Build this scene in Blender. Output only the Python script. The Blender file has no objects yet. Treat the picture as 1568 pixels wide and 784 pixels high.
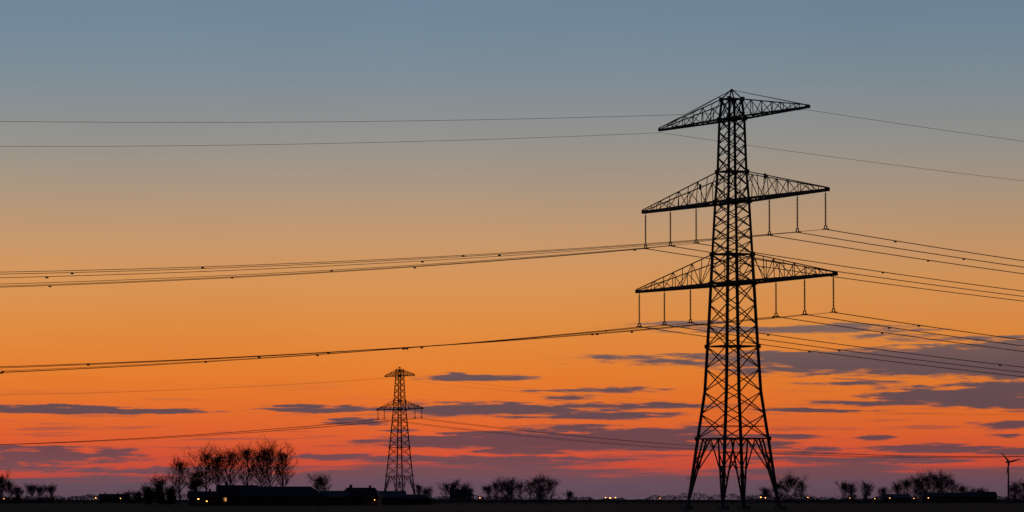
import bpy, math, random
from mathutils import Vector, Matrix
S = bpy.context.scene
S.view_settings.view_transform = 'Standard'
S.view_settings.look = 'None'
S.view_settings.exposure = 0
COL = S.collection
EYE = 1.3
F = 6100.0          # survey scale used for bearings (units per radian)

def lin(c):
    o = []
    for v in c:
        v /= 255.0
        o.append(v/12.92 if v <= 0.04045 else ((v+0.055)/1.055)**2.4)
    return (o[0], o[1], o[2], 1)

# ------------------------------------------------------------------ materials
def mat(name, c1, c2, scale=2.0, rough=0.8, metal=0.0, bump=0.0):
    m = bpy.data.materials.new(name); m.use_nodes = True
    nt = m.node_tree; b = nt.nodes['Principled BSDF']
    b.inputs['Roughness'].default_value = rough
    b.inputs['Metallic'].default_value = metal
    tc = nt.nodes.new('ShaderNodeTexCoord')
    n = nt.nodes.new('ShaderNodeTexNoise'); n.inputs['Scale'].default_value = scale
    n.inputs['Detail'].default_value = 5
    r = nt.nodes.new('ShaderNodeValToRGB')
    r.color_ramp.elements[0].position = .35; r.color_ramp.elements[1].position = .65
    r.color_ramp.elements[0].color = (*c1, 1); r.color_ramp.elements[1].color = (*c2, 1)
    nt.links.new(tc.outputs['Object'], n.inputs['Vector'])
    nt.links.new(n.outputs['Fac'], r.inputs['Fac'])
    nt.links.new(r.outputs['Color'], b.inputs['Base Color'])
    return m
M_steel = mat('weathered_steel', (.08,.076,.072), (.13,.12,.11), 1.5, .75, .2)
M_insul = mat('brown_porcelain', (.05,.025,.018), (.07,.035,.025), 3, .5)
M_wire = mat('aluminium_wire', (.11,.11,.11), (.15,.15,.15), 1, .7, .2)
M_conc = mat('concrete', (.2,.2,.19), (.28,.27,.26), 3, .9)
M_bark = mat('bark', (.04,.033,.028), (.07,.058,.048), 3, .95)
M_leaf = mat('spring_leaves', (.035,.04,.02), (.07,.07,.03), .6, .9)
M_far = mat('haze_tinted_woodland', (.2,.17,.2), (.28,.23,.28), .05, 1)  # aerial haze painted in: far foliage gets a paler, purplish base colour
M_brick = mat('brick', (.14,.07,.05), (.22,.11,.08), 4, .9)
M_roof = mat('roof_tiles', (.05,.045,.045), (.09,.07,.06), 2, .85)
M_roof2 = mat('corrugated_roof', (.12,.12,.12), (.17,.165,.16), 1, .8)
M_door = mat('dark_green_paint', (.02,.04,.03), (.03,.05,.035), 2, .5)
M_white = mat('pale_paint', (.3,.3,.31), (.36,.36,.37), 1, .6)
M_glass = mat('window_glass', (.02,.02,.025), (.04,.04,.045), 1, .15)
def emis(name, c, s):
    m = bpy.data.materials.new(name); m.use_nodes = True
    nt = m.node_tree; b = nt.nodes['Principled BSDF']
    b.inputs['Base Color'].default_value = (.8,.7,.5,1)
    b.inputs['Emission Color'].default_value = (*c, 1)
    b.inputs['Emission Strength'].default_value = s
    return m
M_lamp = emis('sodium_lamp', (1,.36,.06), 9)
M_lampw = emis('lit_window', (1,.45,.12), .7)

# ------------------------------------------------------------------ mesh helper
class MB:
    def __init__(s): s.v=[]; s.f=[]; s.m=[]
    def beam(s, p, q, w, h=None, mi=0):
        p=Vector(p); q=Vector(q); d=q-p
        if d.length<1e-5: return
        h = h or w
        d.normalize()
        up = Vector((0,0,1)) if abs(d.z)<.9 else Vector((1,0,0))
        a = d.cross(up).normalized(); b = a.cross(d).normalized()
        a*=w/2; b*=h/2; n=len(s.v)
        for o in (p,q):
            for t in (a+b, a-b, -a-b, -a+b): s.v.append(o+t)
        for i in range(4):
            j=(i+1)%4; s.f.append((n+i,n+j,n+4+j,n+4+i)); s.m.append(mi)
        s.f.append((n+3,n+2,n+1,n)); s.m.append(mi)
        s.f.append((n+4,n+5,n+6,n+7)); s.m.append(mi)
    def angle(s, p, q, w, t, inward, mi=0):
        p=Vector(p); q=Vector(q)
        a=Vector((inward[0],0,0)); b=Vector((0,inward[1],0))
        for (u,v) in ((a,b),(b,a)):
            n=len(s.v)
            for o in (p,q):
                for k in (Vector(), u*w, u*w+v*t, v*t): s.v.append(o+k)
            for i in range(4):
                j=(i+1)%4; s.f.append((n+i,n+j,n+4+j,n+4+i)); s.m.append(mi)
    def box(s, c, size, mi=0):
        x,y,z=c; a,b,h=[k/2 for k in size]; n=len(s.v)
        for dz in (-h,h):
            for dx,dy in ((-a,-b),(a,-b),(a,b),(-a,b)): s.v.append(Vector((x+dx,y+dy,z+dz)))
        for i in range(4):
            j=(i+1)%4; s.f.append((n+i,n+j,n+4+j,n+4+i)); s.m.append(mi)
        s.f.append((n+3,n+2,n+1,n)); s.m.append(mi); s.f.append((n+4,n+5,n+6,n+7)); s.m.append(mi)
    def tube(s, p, q, r0, r1, k=4, mi=0, caps=False):
        p=Vector(p); q=Vector(q); d=q-p
        if d.length<1e-6: return
        d.normalize(); up = Vector((0,0,1)) if abs(d.z)<.9 else Vector((1,0,0))
        a=d.cross(up).normalized(); b=a.cross(d).normalized(); n=len(s.v)
        for o,r in ((p,r0),(q,r1)):
            for i in range(k):
                t=2*math.pi*i/k; s.v.append(o+(a*math.cos(t)+b*math.sin(t))*r)
        for i in range(k):
            j=(i+1)%k; s.f.append((n+i,n+j,n+k+j,n+k+i)); s.m.append(mi)
        if caps:
            s.f.append(tuple(n+i for i in range(k))[::-1]); s.m.append(mi)
            s.f.append(tuple(n+k+i for i in range(k))); s.m.append(mi)
    def path(s, pts, r, k=4, mi=0):
        n=len(s.v)
        for idx,p in enumerate(pts):
            a=pts[max(idx-1,0)]; b=pts[min(idx+1,len(pts)-1)]
            d=(b-a).normalized(); x=d.cross(Vector((0,0,1))).normalized(); y=x.cross(d)
            for i in range(k):
                t=2*math.pi*i/k; s.v.append(p+(x*math.cos(t)+y*math.sin(t))*r)
        for idx in range(len(pts)-1):
            for i in range(k):
                j=(i+1)%k; o=n+idx*k
                s.f.append((o+i,o+j,o+k+j,o+k+i)); s.m.append(mi)
    def tri(s, c, size, rng, mi=0):
        n=len(s.v)
        for i in range(3):
            s.v.append(Vector(c)+Vector((rng.uniform(-1,1),rng.uniform(-1,1),rng.uniform(-1,1)))*size)
        s.f.append((n,n+1,n+2)); s.m.append(mi)
    def mesh(s, name, mats):
        me=bpy.data.meshes.new(name); me.from_pydata([tuple(v) for v in s.v],[],s.f)
        for m in mats: me.materials.append(m)
        me.polygons.foreach_set('material_index', s.m); me.update(); return me
def add(name, me, loc=(0,0,0), rz=0, parent=None, scale=1):
    o=bpy.data.objects.new(name, me); COL.objects.link(o)
    o.location=loc; o.rotation_euler=(0,0,rz)
    o.scale = (scale,)*3 if not isinstance(scale,(tuple,list)) else scale
    if parent: o.parent=parent
    return o

# ------------------------------------------------------------------ lattice towers
def interp(prof, z):
    for (z0,b0),(z1,b1) in zip(prof,prof[1:]):
        if z<=z1: return b0+(b1-b0)*(z-z0)/(z1-z0)
    return prof[-1][1]
CS=[(1,1),(-1,1),(-1,-1),(1,-1)]
def tower(prof, peak, levels, arms, legw, brw, leg_top, webw):
    m=MB()
    def c(i,z):
        b=interp(prof,z); return Vector((CS[i%4][0]*b, CS[i%4][1]*b, z))
    zs=[p[0] for p in prof]
    for i in range(4):
        for z0,z1 in zip(zs,zs[1:]):
            w=legw*(1 if z0<prof[-1][0]*.6 else .8)
            m.angle(c(i,z0),c(i,z1),w,w*.28,(-CS[i][0],-CS[i][1]))
            m.beam(c(i,z0),c(i,z1),w*.42)
        m.beam(c(i,zs[-1]),(0,0,peak),legw*.45)
    for i in range(4):
        A0,B0=c(i,0),c(i+1,0); A1,B1=c(i,leg_top),c(i+1,leg_top)
        mid=(A1+B1)/2
        m.beam(A1,B1,brw*1.5)
        n=5
        for (P0,P1) in ((A0,A1),(B0,B1)):
            V=P1*.55+mid*.45
            m.beam(P0,V,brw*1.6)
            prev=None
            for k in range(1,n):
                t=k/n; a=P0.lerp(P1,t); b=P0.lerp(V,t)
                m.beam(a,b,brw)
                if prev is not None:
                    m.beam(prev[1] if k%2 else prev[0], a if k%2 else b, brw)
                prev=(a,b)
            m.beam(mid,P0.lerp(V,.55),brw*1.2)
            m.beam(V,(V+mid)/2*1.0+Vector((0,0,-leg_top*.13)),brw*.9)
    for z0,z1 in zip(levels,levels[1:]):
        for i in range(4):
            a0,b0,a1,b1=c(i,z0),c(i+1,z0),c(i,z1),c(i+1,z1)
            m.beam(a0,b1,brw); m.beam(b0,a1,brw)
            if (z1-z0)>3.2:
                m.beam((a0+b1)/2,(a0+a1)/2,brw*.8); m.beam((a0+b1)/2,(b0+b1)/2,brw*.8)
    rings=[leg_top]+[a['zl'] for a in arms]+[a['zu'] for a in arms]+[levels[len(levels)//5]]
    for z in rings:
        for i in range(4):
            m.beam(c(i,z),c(i+1,z),brw*1.6)
        m.beam(c(0,z),c(2,z),brw); m.beam(c(1,z),c(3,z),brw)
        for i in range(4):
            p=c(i,z); m.box(p,(legw*1.35,legw*1.35,legw*1.6))
    for a in arms:
        L,zl,zu,n=a['L'],a['zl'],a['zu'],a['n']
        bl,bu=interp(prof,zl),interp(prof,zu)
        for sx in (1,-1):
            tw=.25
            def low(t,sy): return Vector((sx*(bl+(L-bl)*t), sy*(bl+(tw-bl)*t), zl))
            def upp(t,sy): return Vector((sx*(bu+(L-bu)*t), sy*(bu+(tw-bu)*t), zu+(zl+.28-zu)*t))
            for sy in (1,-1):
                m.beam(low(0,sy),low(1,sy),brw*1.6,a['cw']); m.beam(upp(0,sy),upp(1,sy),webw*1.55)
                if a.get('stay'): m.beam((0,0,peak-.1),upp(.97,sy),webw*.8)
                for k in range(n):
                    t0,t1=k/n,(k+1)/n
                    if k: m.beam(low(t0,sy),upp(t0,sy),webw)
                    if k<n-1:
                        if k%2==0: m.beam(upp(t0,sy),low(t1,sy),webw)
                        else: m.beam(low(t0,sy),upp(t1,sy),webw)
            for k in range(n):
                t0,t1=k/n,(k+1)/n; s_=1 if k%2 else -1
                m.beam(low(t0,s_),low(t1,-s_),webw); m.beam(low(t1,1),low(t1,-1),webw)
            m.box((sx*L,0,zl+.05),(.5,.5,a['cw']+.15))
        for sy in (1,-1): m.beam((-bl,sy*bl,zl),(bl,sy*bl,zl),brw*1.8,a['cw'])
    return m, c

def insulators(arms):
    m=MB()
    for a in arms:
        for x in a['str']:
            for s in (1,-1):
                X=s*x; z=a['zl']-.1; sl=a['sl']
                m.tube((X,0,z),(X,0,z-.35),.05,.05,6,1)
                m.tube((X,0,z-.3),(X,0,z-sl+.35),.07,.07,6,0)
                nd=int((sl-.8)/.17)
                for k in range(nd):
                    zz=z-.4-k*(sl-.8)/nd
                    m.tube((X,0,zz),(X,0,zz-.08),.06,.17,8,0,True)
                zb=z-sl+.3
                m.beam((X-.26,0,zb),(X+.26,0,zb),.1,.12,1)
                m.beam((X-.24,0,zb),(X-.3,0,zb-.4),.1,.1,1); m.beam((X+.24,0,zb),(X+.3,0,zb-.4),.1,.1,1)
                m.beam((X-.3,-.3,zb-.42),(X-.3,.3,zb-.42),.12,.12,1); m.beam((X+.3,-.3,zb-.42),(X+.3,.3,zb-.42),.12,.12,1)
    return m
def footings(b):
    m=MB()
    for sx,sy in CS: m.box((sx*b,sy*b,.15),(1.3,1.3,.7))
    return m

armsA=[dict(L=18.1,zl=50.9,zu=53.5,n=7,cw=.22,str=[],sl=0,stay=True),
       dict(L=22.5,zl=40.1,zu=44.0,n=8,cw=.32,str=[22.1,15.6,9.0],sl=4.7),
       dict(L=24.2,zl=29.4,zu=33.2,n=8,cw=.32,str=[23.8,17.2,10.5],sl=4.5)]
profA=[(0,4.4),(9.2,3.4),(15.3,2.72),(23.8,2.33),(29.4,2.11),(33.2,1.95),(40.1,1.66),(44.0,1.42),(50.9,1.24),(53.5,1.0)]
lvA=[9.2,12.4,15.3,18.3,21.2,24.0,26.7,29.4,31.3,33.2,35.0,36.7,38.4,40.1,42.1,44.0,45.9,47.6,49.3,50.9,53.5]
mA,cA=tower(profA,54.8,lvA,armsA,.32,.11,9.2,.075)
mA.box((-9.5,.95,42.7),(.5,.08,.7)); mA.box((9.5,-.95,42.7),(.5,.08,.7))
mA.box((cA(3,5.2).x,cA(3,5.2).y-.2,5.2),(1.0,.15,.9))
for i in range(4):
    for dz in (0,.25): 
        p=cA(i,4+dz); mA.box(p,(.9,.9,.05))
meA=mA.mesh('transmission_tower',[M_steel]); inA=insulators(armsA).mesh('insulator_strings',[M_insul,M_steel]); ftA=footings(4.4).mesh('footings',[M_conc])
armsB=[dict(L=7.3,zl=36.4,zu=38.1,n=5,cw=.18,str=[],sl=0),
       dict(L=11.6,zl=26.9,zu=29.4,n=6,cw=.24,str=[11.3,7.9],sl=2.4)]
profB=[(0,3.5),(8,2.75),(13.5,2.3),(24.6,1.5),(26.9,1.35),(29.4,1.2),(36.4,.9),(38.1,.75)]
lvB=[8,10.8,13.5,16.1,18.4,20.6,22.7,24.9,26.9,29.4,31.2,33,34.7,36.4,38.1]
mB,cB=tower(profB,39.0,lvB,armsB,.25,.095,8,.08)
meB=mB.mesh('transmission_tower_small',[M_steel]); inB=insulators(armsB).mesh('insulator_strings_small',[M_insul,M_steel]); ftB=footings(3.5).mesh('footings_small',[M_conc])

def line(me,ins,ft,arms,origin,theta,span,offs,sagc,sage,r,re_,twin,seed):
    th=math.radians(theta); ax=Vector((math.cos(th),-math.sin(th),0)); ln=Vector((math.sin(th),math.cos(th),0))
    O=Vector(origin)
    for k in offs:
        P=O+ln*span*k
        t=add('transmission_tower',me,P,-th)
        add('insulator_strings',ins,parent=t); add('footings',ft,parent=t)
    w=MB(); rng=random.Random(seed)
    for k0 in range(min(offs),max(offs)):
        A=O+ln*span*k0
        def cat(x,z,sag,rad,n=48,off=0):
            pts=[]
            for i in range(n+1):
                t=i/n; pts.append(A+ax*(x+off)+ln*span*t+Vector((0,0,z-4*sag*t*(1-t))))
            w.path(pts,rad,4); return pts
        for a in arms:
            if not a['str']:
                for s in (1,-1): cat(s*(a['L']-.1),a['zl']-.35,sage,re_)
            for x in a['str']:
                for s in (1,-1):
                    z=a['zl']-a['sl']-.1-.15; sg=sagc*rng.uniform(.985,1.015)
                    for off in ((-twin,twin) if twin else (0,)): cat(s*x,z,sg,r,off=off)
                    if twin:
                        t=rng.uniform(4,30)
                        while t<span:
                            u=t/span; p=A+ax*s*x+ln*t+Vector((0,0,z-4*sg*u*(1-u)-.05))
                            w.beam(p-ax*twin,p+ax*twin,.09,.12); w.beam(p-ln*.18-Vector((0,0,.08)),p+ln*.18-Vector((0,0,.08)),.08,.13)
                            t+=rng.uniform(26,60)
    add('power_line',w.mesh('power_line',[M_wire]))
line(meA,inA,ftA,armsA,(28.7,518,0),61.2,380,[0,-1,1],10.3,7.9,.027,.022,.2,3)
line(meB,inB,ftB,armsB,((612-784)/F*1133,1133,0),55,400,[0,-1,1,2],9.6,8,.04,.016,0,5)

# ------------------------------------------------------------------ ground
g=MB(); R=26000
xs=[-R,-6000,-2000,-800,-300,0,300,800,2000,6000,R]; ys=[-R,-4000,-500,0,300,450,600,800,1100,1600,2500,4000,8000,R]
for y in ys:
    for x in xs: g.v.append(Vector((x,y,0)))
for j in range(len(ys)-1):
    for i in range(len(xs)-1):
        n=j*len(xs)+i; g.f.append((n,n+1,n+1+len(xs),n+len(xs))); g.m.append(0)
mg=bpy.data.materials.new('field_grass'); mg.use_nodes=True
nt=mg.node_tree; N=nt.nodes; Lk=nt.links; b=N['Principled BSDF']; b.inputs['Roughness'].default_value=1; b.inputs['Specular IOR Level'].default_value=.03
tc=N.new('ShaderNodeTexCoord'); mp=N.new('ShaderNodeMapping'); mp.inputs['Scale'].default_value=(.006,.02,1); mp.inputs['Rotation'].default_value=(0,0,.12)
n1=N.new('ShaderNodeTexNoise'); n1.inputs['Scale'].default_value=1; n1.inputs['Detail'].default_value=6
cr=N.new('ShaderNodeValToRGB'); cr.color_ramp.elements[0].position=.42; cr.color_ramp.elements[1].position=.6
cr.color_ramp.elements[0].color=(.008,.014,.009,1); cr.color_ramp.elements[1].color=(.035,.055,.03,1)
Lk.new(tc.outputs['Object'],mp.inputs['Vector']); Lk.new(mp.outputs[0],n1.inputs['Vector']); Lk.new(n1.outputs['Fac'],cr.inputs['Fac']); Lk.new(cr.outputs[0],b.inputs['Base Color'])
n2=N.new('ShaderNodeTexNoise'); n2.inputs['Scale'].default_value=.8; bp=N.new('ShaderNodeBump'); bp.inputs['Strength'].default_value=.5
Lk.new(tc.outputs['Object'],n2.inputs['Vector']); Lk.new(n2.outputs['Fac'],bp.inputs['Height']); Lk.new(bp.outputs[0],b.inputs['Normal'])
add('ground',g.mesh('ground',[mg]))

# ------------------------------------------------------------------ trees
def grow_tree(m, base, H, W, seed, levels=3, tw=.03, leaf=.13, nleaf=2, clear=.2, nb=18, mib=0, mil=1):
    """leader trunk with ascending limbs filling an uneven oval crown"""
    rng=random.Random(seed); base=Vector(base); tips=[]
    R=W/2; lean=Vector((rng.uniform(-.05,.05),rng.uniform(-.05,.05),0))*H
    wob=[Vector((rng.gauss(0,1),rng.gauss(0,1),0))*H*.014 for _ in range(9)]
    def tr(t):
        k=min(int(t*8),7); return lean*t+wob[k].lerp(wob[k+1],t*8-k)+Vector((0,0,H*.93*t))
    r0=H*.022
    for k in range(8):
        m.tube(base+tr(k/8),base+tr((k+1)/8),max(r0*(1-k/8.5),tw),max(r0*(1-(k+1)/8.5),tw),6,mib)
    bias=rng.uniform(0,6.283)
    def limb(p,d,l,r,lv):
        n=3; q=p
        for k in range(n):
            d=(d+Vector((rng.gauss(0,.13),rng.gauss(0,.13),.09+rng.gauss(0,.08)))).normalized()
            q2=q+d*l/n
            m.tube(base+q,base+q2,max(r*(1-.25*k),tw),max(r*(.75-.25*k),tw*.85),4 if r>.08 else 3,mib)
            q=q2
            if lv>0:
                for _ in range(2 if rng.random()<.8 else 1):
                    a=rng.uniform(0,6.283); s=Vector((math.cos(a),math.sin(a),rng.uniform(-.35,.5)))
                    limb(q,(d+s*rng.uniform(.55,1.05)).normalized(),l*rng.uniform(.4,.64),r*.5,lv-1)
        if lv<=1: tips.append(q)
    for k in range(nb):
        t=clear+(1-clear)*((k+rng.uniform(0,.9))/nb)
        u=(t-clear*.8)/(1-clear*.8)
        env=R*max(.14,math.sin(math.pi*min(.97,u**.75*.88+.10)))
        a=bias+k*2.4+rng.uniform(-.5,.5)
        env*=rng.uniform(.7,1.12)*(1+.12*math.cos(a-bias))
        up=rng.uniform(.7,1.25)+u*.7
        d=Vector((math.cos(a),math.sin(a),up)).normalized()
        l=env*.78/max(.3,math.hypot(d.x,d.y))
        room=(H-tr(t).z)/max(d.z,.1)*.92
        limb(tr(t),d,max(min(l,room),H*.06),r0*.42*(1-.5*u),levels-1)
    for t in tips:
        for k in range(nleaf):
            m.tri(base+t+Vector((rng.gauss(0,1),rng.gauss(0,1),rng.gauss(0,1)))*leaf*2.2,leaf,rng,mil)
def sx_(s,d): return (s-784)/F*d
def hgt(y,d): return (765-y)/F*d+EYE

D1=950
for i,(s,top,w) in enumerate([(275,709,30),(317,698,44),(334,702,32),(352,694,42),(380,690,40),(398,694,36),(414,688,44),(433,695,36)]):
    d=D1+random.Random(i).uniform(-15,25); m=MB()
    grow_tree(m,(0,0,0),hgt(top,d),w/F*d*1.2,140+i,3,.024,.12,3,clear=.2+.07*(i%3),nb=28)
    add('bare_tree',m.mesh('bare_tree',[M_bark,M_leaf]),(sx_(s,d),d,0))
def dense(m,H,W,seed,n=2600,leaf=.3,mi=1,z0=.15,base=(0,0,0)):
    rng=random.Random(seed); lumps=[]; B=Vector(base)
    for k in range(14):
        a=rng.uniform(0,6.283); rr=rng.uniform(0,.33)*W; z=H*rng.uniform(z0,.82)
        lumps.append((Vector((math.cos(a)*rr,math.sin(a)*rr,z)),rng.uniform(.14,.25)*W*(1.1-.45*z/H)))
    for k in range(n):
        c,r=rng.choice(lumps); v=Vector((rng.gauss(0,1),rng.gauss(0,1),rng.gauss(0,1))).normalized()*r*rng.random()**.4
        p=c+v; 
        if p.z<.1: p.z=rng.uniform(.1,1)
        if p.z>H: p.z=H*rng.uniform(.85,1)
        m.tri(B+p,leaf*rng.uniform(.6,1.3),rng,mi)
for i,(s,top,w,d) in enumerate([(299,727,42,925),(247,740,34,960),(229,751,26,965),(262,752,24,955)]):
    m=MB(); H=hgt(top,d); W=w/F*d
    grow_tree(m,(0,0,0),H,W,70+i,3,.03,.16,3,clear=.12,nb=16)
    dense(m,H*.95,W,80+i,2200,.24)
    add('leafy_tree',m.mesh('leafy_tree',[M_bark,M_leaf]),(sx_(s,d),d,0))
m=MB(); d=1150; grow_tree(m,(0,0,0),hgt(737,d),34/F*d,91,3,.03,.16,4,clear=.2,nb=22)
add('bare_tree',m.mesh('bare_tree',[M_bark,M_leaf]),(sx_(493,d),d,0))

def wood(name,lst,d,seed,mats,leaf):
    m=MB(); rng=random.Random(seed)
    for k,it in enumerate(lst):
        s,top,w=it[:3]
        dd=d+rng.uniform(-60,60); H=hgt(top,dd); W=w/F*dd
        grow_tree(m,(sx_(s,dd),dd,0),H,W*1.1,seed*100+k,3,.045,leaf*.7,2,clear=rng.uniform(.06,.2),nb=16)
        if len(it)>3: dense(m,H*.9,W,seed*50+k,900,leaf*.9,1,.05,(sx_(s,dd),dd,0))
        for q in range(220):
            m.tri((sx_(s,dd)+rng.gauss(0,W*.55),dd+rng.gauss(0,5),abs(rng.gauss(0,H*.2))),leaf*1.2,rng,1)
    add(name,m.mesh(name,mats))
wood('distant_trees',[(3,734,30,1),(-22,738,34,1),(15,741,22),(28,751,20,1),(48,748,22),(63,749,20),(79,748,18),(195,759,26,1),(212,757,18,1)],1500,1,[M_bark,M_leaf],.3)
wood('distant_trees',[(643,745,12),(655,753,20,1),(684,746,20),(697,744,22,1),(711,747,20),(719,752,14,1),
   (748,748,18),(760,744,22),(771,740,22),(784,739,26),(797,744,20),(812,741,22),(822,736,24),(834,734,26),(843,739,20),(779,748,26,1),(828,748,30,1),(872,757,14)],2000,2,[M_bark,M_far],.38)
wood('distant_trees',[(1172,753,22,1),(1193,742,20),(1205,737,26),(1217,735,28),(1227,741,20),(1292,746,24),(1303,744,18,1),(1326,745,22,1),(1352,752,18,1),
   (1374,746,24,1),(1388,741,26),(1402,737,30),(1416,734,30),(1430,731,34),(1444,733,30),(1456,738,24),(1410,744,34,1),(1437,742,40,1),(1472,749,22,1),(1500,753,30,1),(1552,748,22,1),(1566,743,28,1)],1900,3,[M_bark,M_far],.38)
def hedge(name,d,hm,seed,n,leaf,x0,x1,mt=None):
    m=MB(); rng=random.Random(seed)
    ph=[rng.uniform(0,6.28) for _ in range(8)]
    for k in range(n):
        x=rng.uniform(x0,x1)
        h=hm*(.42+.26*math.sin(x/47+ph[0])+.2*math.sin(x/17+ph[1])+.25*math.sin(x/111+ph[2])+.15*math.sin(x/6.3+ph[3])+.1*math.sin(x/2.7+ph[4]))
        h=max(h,.9)
        m.tri((x,d+rng.uniform(-12,12),h*rng.random()**.8),leaf,rng,0)
    add(name,m.mesh(name,[mt or M_far]))
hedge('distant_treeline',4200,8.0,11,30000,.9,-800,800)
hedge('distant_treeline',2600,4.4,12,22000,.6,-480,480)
hedge('hedgerow',1250,1.3,13,12000,.3,-230,230,M_leaf)

# ------------------------------------------------------------------ farm buildings
def building(name,s,d,L,Wd,eave,ridge,rz,lit=(),chim=True,hip=.0,roof=None):
    root=bpy.data.objects.new(name,None); COL.objects.link(root); root.location=(sx_(s,d),d,0); root.rotation_euler=(0,0,rz)
    w=MB(); a,b_=L/2,Wd/2
    w.box((0,0,eave/2),(L,Wd,eave))
    n=len(w.v)
    if not hip:
        for x in (-a,a): w.v += [Vector((x,-b_,eave)),Vector((x,b_,eave)),Vector((x,0,ridge-.1))]
        w.f += [(n,n+2,n+1),(n+3,n+4,n+5)]; w.m+=[0,0]
    add('walls',w.mesh('walls',[M_brick]),parent=root)
    r=MB(); n=0; o=.4; h=hip; t=.18; ez=eave-.12
    P=[(-a-o,-b_-o,ez),(a+o,-b_-o,ez),(a+o,b_+o,ez),(-a-o,b_+o,ez),(-a-o+h,0,ridge),(a+o-h,0,ridge)]
    for p in P: r.v.append(Vector(p))
    for p in P: r.v.append(Vector(p)+Vector((0,0,t)))
    r.f=[(0,1,5,4),(2,3,4,5),(6,7,11,10),(8,9,10,11),(0,1,7,6),(2,3,9,8)]
    r.f+= [(3,0,4),(1,2,5),(9,6,10),(7,8,11)] if h else [(0,4,10,6),(4,3,9,10),(1,5,11,7),(5,2,8,11)]
    if h: r.f+=[(3,0,6,9),(1,2,8,7)]
    r.m=[0]*len(r.f)
    if chim:
        r.box((-a*.55,.3,ridge+.25),(.6,.6,1.3)); r.box((a*.5,-.2,ridge+.2),(.5,.5,1.1))
    add('roof',r.mesh('roof',[roof or M_roof]),parent=root)
    q=MB(); k=max(3,int(L/3.2))
    for i in range(k):
        x=-a+(i+.5)*L/k
        if i==k//2:
            q.box((x,-b_-.03,1.1 if eave>2.3 else eave*.45),(1.1 if not hip else 2.6,.08,2.1 if eave>2.3 else eave*.85),1)
        else:
            q.box((x,-b_-.03,eave*.55),(.8,.08,eave*.34),2 if i in lit else 0)
            q.box((x,-b_-.06,eave*.55),(.05,.05,eave*.34),3); q.box((x,-b_-.05,eave*.55-eave*.2),(1.0,.12,.06),3)
    add('windows_and_door',q.mesh('windows_and_door',[M_glass,M_door,M_lampw,M_white]),parent=root)
    return root
building('barn',430,905,19,9,2.2,4.1,.06,(),False,3.0)
building('farmhouse',364,930,9,7,2.4,4.5,.1,(0,),True,0)
building('farmhouse',312,898,6,5,1.8,3.0,.0,(),True,0)
building('farm_shed',513,940,6,6,1.9,3.2,.05,(),False,0,M_roof2)
building('farmhouse',553,960,9,7,1.9,4.0,-.1,(1,),True,1.5)
building('farm_shed',595,1000,8,7,1.8,3.3,.1,(),False,0,M_roof2)
building('farm_shed',632,1040,6,6,1.5,2.5,.3,(),False,0)
building('barn',1455,1750,26,10,2.6,4.2,0,(),False,2)
building('farmhouse',1500,1760,13,8,2.4,4.6,.1,(1,),True,0)
building('farm_shed',1370,1780,12,8,2.0,3.6,0,(),False,0,M_roof2)
building('farmhouse',172,2000,12,8,2.2,4.0,0,(1,),True,0)
for (s,top,w,d) in [(478,762,20,930),(534,749,16,975),(575,758,18,985),(616,762,18,1020),(655,765,22,1030),(395,764,24,890),(338,762,22,890)]:
    m=MB(); H=hgt(top,d); W=w/F*d
    grow_tree(m,(0,0,0),H,W,int(s),2,.03,.12,3,clear=.05,nb=10); dense(m,H,W,int(s),900,.2)
    add('garden_shrub',m.mesh('garden_shrub',[M_bark,M_leaf]),(sx_(s,d),d,0))
# village church on the horizon
root=bpy.data.objects.new('village_church',None); COL.objects.link(root); d=2300; root.location=(sx_(692,d),d,0)
c=MB(); c.box((4,0,2.4),(9,6,4.8)); c.box((0,0,3.5),(2.6,2.6,7)); add('walls',c.mesh('walls',[M_brick]),parent=root)
c=MB(); 
c.v=[Vector(p) for p in [(-1.4,-1.4,7),(1.4,-1.4,7),(1.4,1.4,7),(-1.4,1.4,7),(0,0,11)]]; c.f=[(0,1,4),(1,2,4),(2,3,4),(3,0,4),(3,2,1,0)]; c.m=[0]*5
c.tube((0,0,10.8),(0,0,12),.06,.04,4)
n=len(c.v); c.v+=[Vector(p) for p in [(1.6,-3.3,4.7),(8.8,-3.3,4.7),(8.8,3.3,4.7),(1.6,3.3,4.7),(1.6,0,7.2),(8.8,0,7.2)]]
c.f+=[(n,n+1,n+5,n+4),(n+2,n+3,n+4,n+5),(n+1,n+2,n+5),(n+3,n,n+4)]; c.m+=[0]*4
add('roof_and_spire',c.mesh('roof_and_spire',[M_roof]),parent=root)
c=MB(); 
for x in (2.6,4.6,6.6): c.box((x,-3.02,2.6),(.7,.08,2.0))
add('windows',c.mesh('windows',[M_glass]),parent=root)
def lamp(s,d,z,r,mt):
    m=MB(); m.tube((0,0,0),(0,0,z),.07,.05,6,0); m.beam((0,0,z),(0,-.7,z+.05),.07,.07,0)
    m.tube((0,-.7,z-.02),(0,-.7,z-.02-r*.9),r,r*.6,8,1,True); m.tube((0,-.7,z+.1),(0,-.7,z-.02),r*.3,r*1.1,8,0,True)
    add('street_lamp',m.mesh('street_lamp',[M_steel,mt]),(sx_(s,d),d,0))
lamp(305,880,1.5,.2,M_lamp); lamp(318,884,1.0,.15,M_lamp); lamp(148,1200,1.9,.17,M_lamp); lamp(186,1210,1.7,.13,M_lamp)
lamp(927,1210,2.0,.16,M_lamp); lamp(934,1200,1.9,.22,M_lamp); lamp(942,1220,2.0,.17,M_lamp); lamp(1164,1190,2.1,.22,M_lamp); lamp(1171,1200,1.9,.16,M_lamp)
lamp(1338,1200,1.7,.13,M_lamp); lamp(1361,1190,1.8,.14,M_lamp); lamp(1398,1210,1.7,.12,M_lamp); lamp(1420,1200,1.9,.15,M_lamp); lamp(1236,1190,2.0,.14,M_lamp); lamp(1300,1210,1.8,.11,M_lamp)
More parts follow.
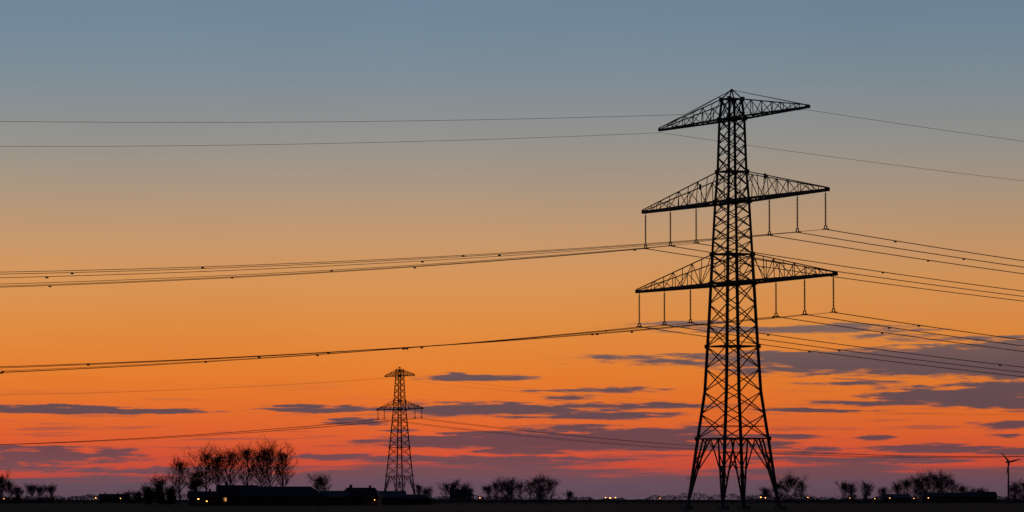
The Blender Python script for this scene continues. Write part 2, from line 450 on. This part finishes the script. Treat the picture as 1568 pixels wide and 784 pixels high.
lamp(735,1200,1.9,.14,M_lamp); lamp(1010,1200,1.8,.11,M_lamp); lamp(8,1200,1.6,.12,M_lamp); lamp(574,955,1.3,.13,M_lamp)

# wind turbine
d=2500; T=bpy.data.objects.new('wind_turbine',None); COL.objects.link(T); T.location=(sx_(1543,d),d,0); T.rotation_euler=(0,0,.35)
c=MB(); c.tube((0,0,0),(0,0,24.2),.75,.42,12,0,True); add('tower',c.mesh('tower',[M_white]),parent=T)
c=MB(); c.box((0,.5,24.8),(1.3,3.2,1.4)); c.tube((0,-1.1,24.8),(0,-1.9,24.8),.6,.25,10,0,True); add('nacelle',c.mesh('nacelle',[M_white]),parent=T)
c=MB()
for a in (138,-102,18):
    a=math.radians(a-4); dr=Vector((math.cos(a),0,math.sin(a))); pr=Vector((-math.sin(a),0,math.cos(a)))
    st=[(0,.28,.3),(.2,.62,.2),(.5,.45,.12),(.85,.28,.07),(1,.1,.04)]; n=len(c.v)
    for t,w_,th_ in st:
        o=Vector((0,-1.5,24.8))+dr*8.2*t
        for u,v in ((-1,0),(0,-1),(1,0),(0,1)): c.v.append(o+pr*w_*u+Vector((0,th_*v,0)))
    for k in range(len(st)-1):
        for i in range(4):
            j=(i+1)%4; c.f.append((n+k*4+i,n+k*4+j,n+k*4+4+j,n+k*4+4+i)); c.m.append(0)
add('blades',c.mesh('blades',[M_white]),parent=T)

# ------------------------------------------------------------------ world: afterglow sky with cloud streaks
W=bpy.data.worlds.new('World'); S.world=W; W.use_nodes=True
nt=W.node_tree; N=nt.nodes; Lk=nt.links; N.clear()
def M(op,a,b=None,c=None,clamp=False):
    n=N.new('ShaderNodeMath'); n.operation=op; n.use_clamp=clamp
    for i,x in enumerate((a,b,c)):
        if x is None: continue
        if isinstance(x,(int,float)): n.inputs[i].default_value=x
        else: Lk.new(x,n.inputs[i])
    return n.outputs[0]
def MR(x,a,b,c=0,d=1,smooth=True):
    n=N.new('ShaderNodeMapRange'); n.interpolation_type='SMOOTHSTEP' if smooth else 'LINEAR'
    Lk.new(x,n.inputs['Value'])
    for k,v in zip(('From Min','From Max','To Min','To Max'),(a,b,c,d)): n.inputs[k].default_value=v
    return n.outputs[0]
def mix(f,a,b,bt='MIX'):
    n=N.new('ShaderNodeMix'); n.data_type='RGBA'; n.blend_type=bt
    if isinstance(f,(int,float)): n.inputs[0].default_value=f
    else: Lk.new(f,n.inputs[0])
    for i,x in ((6,a),(7,b)):
        if isinstance(x,tuple): n.inputs[i].default_value=x
        else: Lk.new(x,n.inputs[i])
    return n.outputs[2]
def ramp(x,stops):
    n=N.new('ShaderNodeValToRGB'); r=n.color_ramp
    while len(r.elements)<len(stops): r.elements.new(.5)
    for e,(p,c_) in zip(r.elements,stops): e.position=p; e.color=c_
    Lk.new(x,n.inputs[0]); return n.outputs[0]
tc=N.new('ShaderNodeTexCoord'); sep=N.new('ShaderNodeSeparateXYZ'); Lk.new(tc.outputs['Generated'],sep.inputs[0])
X,Y,Z=sep.outputs
az=M('ARCTAN2',X,Y)
U=M('MULTIPLY_ADD',az,61.0,7.84)
V=M('MULTIPLY_ADD',Z,-61.0,7.65)
Zp=M('MAXIMUM',Z,0.0)
sq=M('SQRT',Zp)
def ps(y): return math.sqrt(max(0,(765-y)/6100))
stops=[(0,(165,68,62)),(ps(735),(186,72,60)),(ps(700),(208,80,54)),(ps(665),(220,95,48)),(ps(620),(226,111,44)),(ps(570),(227,125,47)),
 (ps(500),(221,138,64)),(ps(430),(212,147,86)),(ps(360),(194,150,109)),(ps(290),(170,149,127)),(ps(210),(146,145,140)),(ps(130),(128,140,149)),(ps(50),(115,136,152)),(ps(-60),(104,129,153)),
 (.5,(80,105,140)),(.7,(45,65,100)),(1,(22,34,60))]
sky=ramp(sq,[(p,lin(c_)) for p,c_ in stops])
cmb=N.new('ShaderNodeCombineXYZ'); Lk.new(U,cmb.inputs[0]); Lk.new(V,cmb.inputs[1]); UV=cmb.outputs[0]
def noise(sx,sy,off,detail=5,rough=.55,dist=0):
    mp=N.new('ShaderNodeMapping'); mp.inputs['Scale'].default_value=(sx,sy,1); mp.inputs['Location'].default_value=(off,off*.7,off)
    Lk.new(UV,mp.inputs[0]); n=N.new('ShaderNodeTexNoise'); n.noise_dimensions='2D'; n.inputs['Scale'].default_value=1; n.inputs['Detail'].default_value=detail
    n.inputs['Roughness'].default_value=rough; n.inputs['Distortion'].default_value=dist
    Lk.new(mp.outputs[0],n.inputs['Vector']); return n.outputs['Fac']
nA=noise(.8,10,3.1,5,.6); nB=noise(.35,2.2,7.7,2); nC=noise(2.2,20,1.3,3,.6); nD=noise(.55,11,12.0,5,.55)
off=N.new('ShaderNodeCombineXYZ'); Lk.new(M('MULTIPLY_ADD',nB,1.0,-.5),off.inputs[0]); Lk.new(M('MULTIPLY_ADD',nA,.14,-.07),off.inputs[1])
va=N.new('ShaderNodeVectorMath'); va.operation='ADD'; Lk.new(UV,va.inputs[0]); Lk.new(off.outputs[0],va.inputs[1]); UW=va.outputs[0]
clouds=[ # azimuth, level, half width, half thickness, density
 (14.2,5.52,5.0,.11,1.6),(14.9,5.55,3.0,.2,1.9),(16.8,5.52,3.4,.28,1.9),(10.0,5.53,1.5,.07,.6),(12.6,5.68,2.6,.08,.6),
 (14.8,6.06,2.0,.12,1.4),(15.8,6.15,1.6,.14,1.6),(13.6,6.17,1.3,.05,1.2),(13.0,5.88,.9,.035,.7),(12.5,6.29,1.3,.035,1.2),(15.3,5.90,1.3,.06,1.0),
 (12.0,5.05,2.6,.06,1.0),(10.6,4.98,1.2,.035,.5),(14.5,5.2,1.8,.05,.6),(7.35,5.80,1.1,.04,1.6),(6.9,5.77,.6,.03,.9),
 (1.2,6.30,2.4,.045,1.8),(0,6.26,1.8,.045,1.4),(4.9,6.28,.8,.05,1.5),(5.1,6.27,1.2,.04,1.0),(7.6,6.26,2.2,.075,1.6),(8.9,6.37,1.4,.05,1.2),(9.8,6.22,1.8,.045,.9),(6.9,6.29,1.1,.08,1.3),
 (9.0,5.98,1.6,.03,.55),(9.5,5.99,.7,.03,.8),(8.8,6.1,.5,.04,.7),
 (8.4,6.75,3.1,.10,1.8),(9.6,6.66,2.0,.09,1.5),(7.0,6.78,1.8,.07,1.5),(9.9,6.84,2.6,.06,1.2),(8.2,6.91,1.0,.05,1.2),(8.8,6.57,1.0,.04,.9),
 (5.35,6.48,.65,.04,1.0),(6.0,6.6,.4,.03,.7),(5.0,7.0,.6,.05,1.2),(6.1,7.03,1.1,.05,1.1),(7.8,7.05,2.2,.06,1.1),
 (.9,6.98,1.5,.13,.9),(1.7,6.93,.6,.07,.9),(.3,7.14,1.7,.1,.9),(2.3,7.2,1.3,.07,.8),
 (12.0,6.68,.9,.05,1.1),(13.4,6.70,.4,.04,1.5),(12.3,6.92,1.6,.05,.9),(14.3,6.88,1.4,.05,1.3),(15.4,6.51,.7,.06,1.3),(15.4,6.66,.5,.04,1.1),(13.2,7.05,1.9,.06,1.0),(15.5,6.93,.8,.05,1.2)]
Fld=None
for (cx,cy,rx,ry,w_) in clouds:
    v=N.new('ShaderNodeVectorMath'); v.operation='MULTIPLY_ADD'; Lk.new(UW,v.inputs[0]); ry*=1.45; rx*=1.05
    v.inputs[1].default_value=(1/rx,1/ry,0); v.inputs[2].default_value=(-cx/rx,-cy/ry,0)
    l=N.new('ShaderNodeVectorMath'); l.operation='LENGTH'; Lk.new(v.outputs[0],l.inputs[0])
    q=M('MULTIPLY_ADD',l.outputs['Value'],-w_,w_)
    Fld=q if Fld is None else M('MAXIMUM',Fld,q)
tex=M('ADD',M('MULTIPLY_ADD',nA,1.9,-.95),M('MULTIPLY_ADD',nC,1.3,-.65))
dens=M('ADD',Fld,tex)
alpha=M('MULTIPLY',MR(dens,.0,.6),MR(Fld,-.15,.15))
env=MR(V,5.7,6.6)
alpha2=M('MULTIPLY',M('MULTIPLY',MR(nD,.55,.7),env),.45)
alpha=M('MAXIMUM',alpha,alpha2)
edge=M('ADD',V,M('ADD',M('MULTIPLY_ADD',nD,.5,-.25),M('MULTIPLY_ADD',nB,.4,-.2)))
edge=M('ADD',edge,MR(U,1.0,4.2,-.2,0))
bank=MR(edge,7.03,7.22)
cc=ramp(MR(V,4.9,7.65,0,1,False),[(0,lin((120,98,94))),(.25,lin((90,78,86))),(.5,lin((84,71,80))),(.68,lin((98,68,76))),(.82,lin((110,75,82))),(.92,lin((92,78,92))),(1,lin((82,76,90)))])
colr=mix(M('MULTIPLY',alpha,.93),sky,cc)
colr=mix(M('MULTIPLY',bank,.92),colr,cc)
nS=noise(.2,.35,20,2)
var=M('MULTIPLY_ADD',nS,.08,.96)
asym=MR(U,5,17,1.02,.95)
back=MR(Y,-.5,.97,.1,1)
mul=M('MULTIPLY',M('MULTIPLY',var,asym),back)
def scaled(c_):
    h=N.new('ShaderNodeVectorMath'); h.operation='SCALE'; Lk.new(c_,h.inputs[0]); Lk.new(mul,h.inputs['Scale']); return h.outputs[0]
bgA=N.new('ShaderNodeBackground'); Lk.new(scaled(sky),bgA.inputs[0])
bgB=N.new('ShaderNodeBackground'); Lk.new(scaled(colr),bgB.inputs[0])
low=M('MULTIPLY',M('GREATER_THAN',V,4.55),M('GREATER_THAN',Y,.3))   # the cloudy part of the sky
ms=N.new('ShaderNodeMixShader'); Lk.new(low,ms.inputs[0]); Lk.new(bgA.outputs[0],ms.inputs[1]); Lk.new(bgB.outputs[0],ms.inputs[2])
out=N.new('ShaderNodeOutputWorld'); Lk.new(ms.outputs[0],out.inputs[0])

sl=bpy.data.lights.new('sun','SUN'); sl.energy=.02; sl.angle=math.radians(3); sl.color=(1,.5,.25)
so=bpy.data.objects.new('sun',sl); COL.objects.link(so); so.rotation_euler=(math.radians(-89),0,0)

cam=bpy.data.cameras.new('camera'); co=bpy.data.objects.new('camera',cam); COL.objects.link(co)
co.location=(0,0,EYE); co.rotation_euler=(math.radians(90)+math.atan(373/6100),0,0)
cam.sensor_width=36; cam.lens=36*6100/1568; cam.clip_start=1; cam.clip_end=60000
S.camera=co
